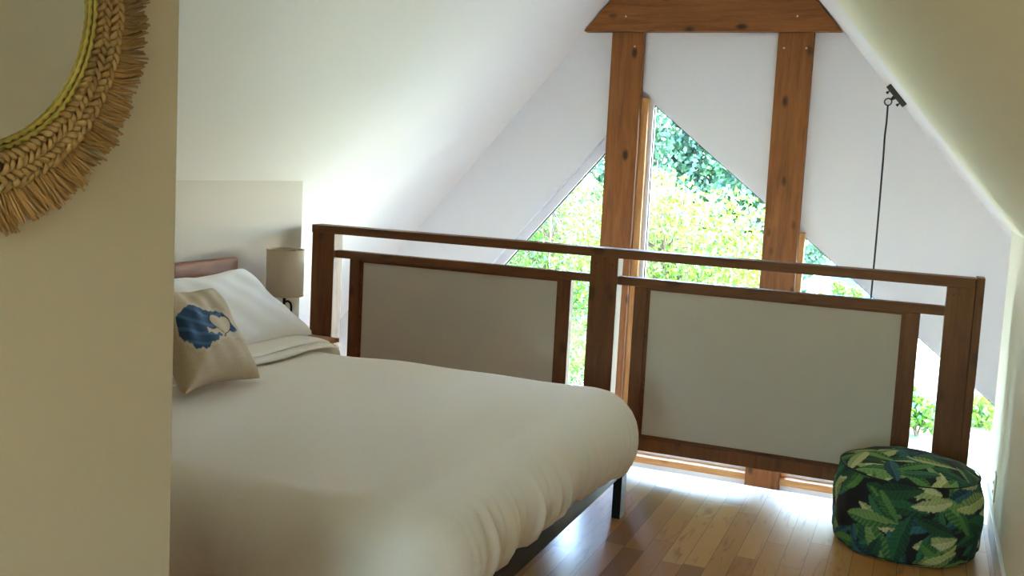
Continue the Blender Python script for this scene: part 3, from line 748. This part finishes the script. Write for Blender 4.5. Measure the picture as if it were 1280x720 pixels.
# ------------------------------------------------------------------ outdoors
GZ = -2.95
S(MB().add([(-90, -70, GZ), (90, -70, GZ), (90, 120, GZ), (-90, 120, GZ)], [(0, 1, 2, 3)]), 'ground', GROUND)
def leaves(mb_centres, n, size, seed, flat=.5):
    """n separate leaf blades scattered through ellipsoids (x,y,z,rx,ry,rz)"""
    rs = np.random.RandomState(seed); vol = np.array([e[3] * e[4] * e[5] for e in mb_centres]); pick = rs.choice(len(mb_centres), n, p=vol / vol.sum()); E = np.array(mb_centres)[pick]
    d = rs.randn(n, 3); d /= np.linalg.norm(d, axis=1)[:, None]; rad = rs.rand(n, 1) ** (1 / 2.2); c = E[:, :3] + d * rad * E[:, 3:]
    t = rs.randn(n, 3); t[:, 2] -= .4; t /= np.linalg.norm(t, axis=1)[:, None]; q_ = rs.randn(n, 3); q_[:, 2] *= flat; s = np.cross(t, q_); s /= np.linalg.norm(s, axis=1)[:, None] + 1e-9
    L_ = (size * (.7 + .6 * rs.rand(n)))[:, None]; nn = np.cross(t, s)
    V = np.stack([c - t * L_ * .5, c + s * L_ * .27 + nn * L_ * .06, c + t * L_ * .5, c - s * L_ * .27 + nn * L_ * .06], 1).reshape(-1, 3)
    return V
def leaf_object(name, V, mat, parent):
    n = len(V) // 4; w = parent.location; V = V - np.array(w)
    me = bpy.data.meshes.new(name); me.vertices.add(4 * n); me.vertices.foreach_set('co', V.astype(np.float32).ravel())
    me.loops.add(4 * n); me.loops.foreach_set('vertex_index', np.arange(4 * n, dtype=np.int32)); me.polygons.add(n)
    me.polygons.foreach_set('loop_start', np.arange(0, 4 * n, 4, dtype=np.int32)); me.polygons.foreach_set('loop_total', np.full(n, 4, np.int32))
    me.materials.append(mat); me.update(calc_edges=True); me.validate()
    o = bpy.data.objects.new(name, me); C.objects.link(o); o.parent = parent; return o
def tree(name, x, y, blobs, n, size, mat, label, cat, group, seed, trunk_r=.12, bark=BARK, trunk_top=None):
    r = random.Random(seed); t = thing(name, (x, y, GZ), label, cat, group)
    bl = [(x + a, y + b, GZ + c, d, e, f) for a, b, c, d, e, f in blobs]
    leaf_object('crown', leaves(bl, n, size, seed), mat, t)
    topz = trunk_top or max(b[2] for b in bl)
    mb = MB(); pts = [Vector((x + .1 * math.sin(k * 1.3 + seed), y + .08 * math.cos(k), GZ - .05 + (topz - GZ) * k / 8)) for k in range(9)]
    mb.tube(pts, [trunk_r * (1 - .85 * k / 8) for k in range(9)], 8)
    mb.build('trunk', bark, t, smooth=True)
    bb = MB()
    for b in bl:
        for _ in range(4):
            p0 = pts[r.randint(2, 7)]; p1 = Vector((b[0] + r.uniform(-.7, .7) * b[3], b[1] + r.uniform(-.7, .7) * b[4], b[2] + r.uniform(-.3, .8) * b[5])); mid = (p0 + p1) / 2 + Vector((r.uniform(-.2, .2), r.uniform(-.2, .2), .25))
            bb.tube([p0, mid, p1], [trunk_r * .18, trunk_r * .12, trunk_r * .05], 6)
    bb.build('branches', bark, t, smooth=True)
    return t
def blobcloud(seed, n, w, d, z0, z1, r):
    q_ = random.Random(seed); return [(q_.uniform(-w, w), q_.uniform(-d, d), q_.uniform(z0, z1), r * q_.uniform(.7, 1.3), r * q_.uniform(.7, 1.3), r * q_.uniform(.6, 1.0)) for _ in range(n)]
G1 = 'leafy trees outside the gable windows'
tree('leafy_tree', -6.0, 16.2, blobcloud(1, 18, 1.9, .8, .6, 4.3, .9), 26000, .075, LEAF_B, 'light green leafy tree seen through the left window', 'tree', G1, 31, .09)
tree('leafy_tree', -2.98, 12.4, blobcloud(2, 20, .9, .7, .5, 3.95, .7), 26000, .072, LEAF_A, 'yellow green leafy tree seen through the centre window', 'tree', G1, 32, .09)
tree('leafy_tree', -9.2, 21.5, blobcloud(3, 20, 2.4, 1.2, .8, 4.8, 1.2), 22000, .11, LEAF_A, 'tall pale green tree standing behind the left window foliage', 'tree', G1, 33, .13)
tree('leafy_tree', -13.2, 17.0, blobcloud(6, 18, 2.2, 1.2, .5, 4.2, 1.1), 9000, .14, LEAF_B, 'green tree farthest left beyond the gable', 'tree', G1, 36, .12)
G2 = 'dark evergreens beyond the leafy trees'
for k, (x, y, hgt, n, rr, lab) in enumerate(((-4.2, 27, 7.3, 9000, 1.7, 'dark evergreen tree behind the right half of the centre window foliage'), (-7.7, 27.5, 8.0, 9000, 1.7, 'dark evergreen tree behind the top corner of the centre window'), (-7.3, 32.6, 8.6, 12000, 2.2, 'dark evergreen tree farther back behind the middle of the centre window'), (-12.2, 27, 7.4, 9000, 2.0, 'dark evergreen behind the left window foliage'), (-18, 30, 8, 6000, 2.4, 'dark evergreen farthest left in the tree line'))):
    bl = [(0, 0, hgt * (.18 + .8 * i / 9), rr * (1 - .07 * i), rr * (1 - .07 * i), hgt * .06) for i in range(10)]
    tree('evergreen_tree', x, y, bl, int(n * 1.3), .23, LEAF_C, lab, 'tree', G2, 40 + k, .22)
G3 = 'pines by the pond'
for k, (x, y, hgt, lab) in enumerate(((-3.95, 37, 4.6, 'slim orange trunked pine at the pond edge, nearer of two'), (-3.45, 40, 5.2, 'slim orange trunked pine at the pond edge, farther of two'))):
    bl = [(0, 0, hgt * (.34 + .6 * i / 6), 1.1 * (1 - .08 * i), 1.15 * (1 - .08 * i), .3) for i in range(7)]
    tree('pine_tree', x, y, bl, 3600, .17, LEAF_C, lab, 'tree', G3, 60 + k, .13, BARKO)
def bush(x, y, r, n, size, mat, lab, seed, h=1.0, grp='low bushes on the gravel'):
    t = thing('bush', (x, y, GZ), lab, 'bush', grp)
    bl = [(x + a, y + b, GZ + c, d, e, f) for a, b, c, d, e, f in blobcloud(seed, 7, r * .6, r * .6, .25 * h, .7 * h, r * .5)]
    leaf_object('foliage', leaves(bl, n, size, seed), mat, t)
    q_ = random.Random(seed); mb = MB()
    for _ in range(7): 
        b = q_.choice(bl); mb.tube([(x, y, GZ - .03), (x + (b[0] - x) * .4, y + (b[1] - y) * .4, GZ + (b[2] - GZ) * .6), b[:3]], [.02, .014, .006], 6)
    mb.build('stems', BARK, t, smooth=True)
bush(-2.15, 31, .62, 2600, .12, LEAF_A, 'bright yellow green bush in front of the pond', 71, 2.0)
bush(.12, 18.9, .6, 1500, .14, LEAF_B, 'low green bush on gravel seen beside the railing post', 72, .8)
bush(1.2, 20.5, .6, 900, .14, LEAF_A, 'small bush on bright gravel right of the railing post', 73, .5)
bush(.9, 12.2, .6, 1200, .12, LEAF_B, 'leafy bush closest to the house below the right window', 74, .7)
# pond
m = MB(); n = 60; bm = bmesh.new()
vs = [(-3.0 + (5.5 + .6 * math.sin(3 * a)) * math.cos(a), 47.5 + (9.3 + .8 * math.cos(2 * a)) * math.sin(a), GZ + .02) for a in [2 * PI * k / n for k in range(n)]]
m.add(vs, [tuple(range(n))]); o = m.build('pond', WATER); tag(o, 'blue pond water beyond the bright gravel', 'pond')
for k, (x, y, lab) in enumerate(((-10, 61, 'broad dark evergreen on the far bank left of the pond'), (-3, 62, 'broad dark evergreen on the far bank behind the pond'), (4, 61, 'broad dark evergreen on the far bank right of the pond'))):
    bl = [(0, 0, 8.5 * (.1 + .85 * i / 9), 3.3 * (1 - .08 * i), 3 * (1 - .08 * i), .9) for i in range(10)]
    tree('evergreen_tree', x, y, bl, 7000, .5, LEAF_C, lab, 'tree', G2, 80 + k, .3)

# ------------------------------------------------------------------ light
w = bpy.data.worlds.new('sky'); bpy.context.scene.world = w; w.use_nodes = True; nt = w.node_tree
bg = nt.nodes['Background']; st = nt.nodes.new('ShaderNodeTexSky'); st.sky_type = 'NISHITA'; st.sun_disc = False
st.sun_elevation = math.radians(52); st.sun_rotation = math.radians(35); st.air_density = 1.0; st.dust_density = .6; st.ozone_density = 2.4
nt.links.new(st.outputs[0], bg.inputs['Color']); bg.inputs['Strength'].default_value = .8
sd = bpy.data.lights.new('sun', 'SUN'); so = bpy.data.objects.new('sun', sd); C.objects.link(so)
sd.energy = 3.2; sd.angle = math.radians(.6); sd.color = (1, .97, .93)
sv = Vector((.12, .50, 1.0)).normalized(); so.rotation_euler = sv.to_track_quat('Z', 'Y').to_euler(); so.location = (5, 12, 15)

sc = bpy.context.scene
sc.view_settings.view_transform = 'Standard'; sc.view_settings.look = 'None'; sc.view_settings.gamma = 1; sc.view_settings.use_curve_mapping = False
sc.view_settings.exposure = 3.62
sc.cycles.use_denoising = True
sc.cycles.max_bounces = 12; sc.cycles.diffuse_bounces = 8; sc.cycles.transparent_max_bounces = 12
sc.cycles.sample_clamp_indirect = 8
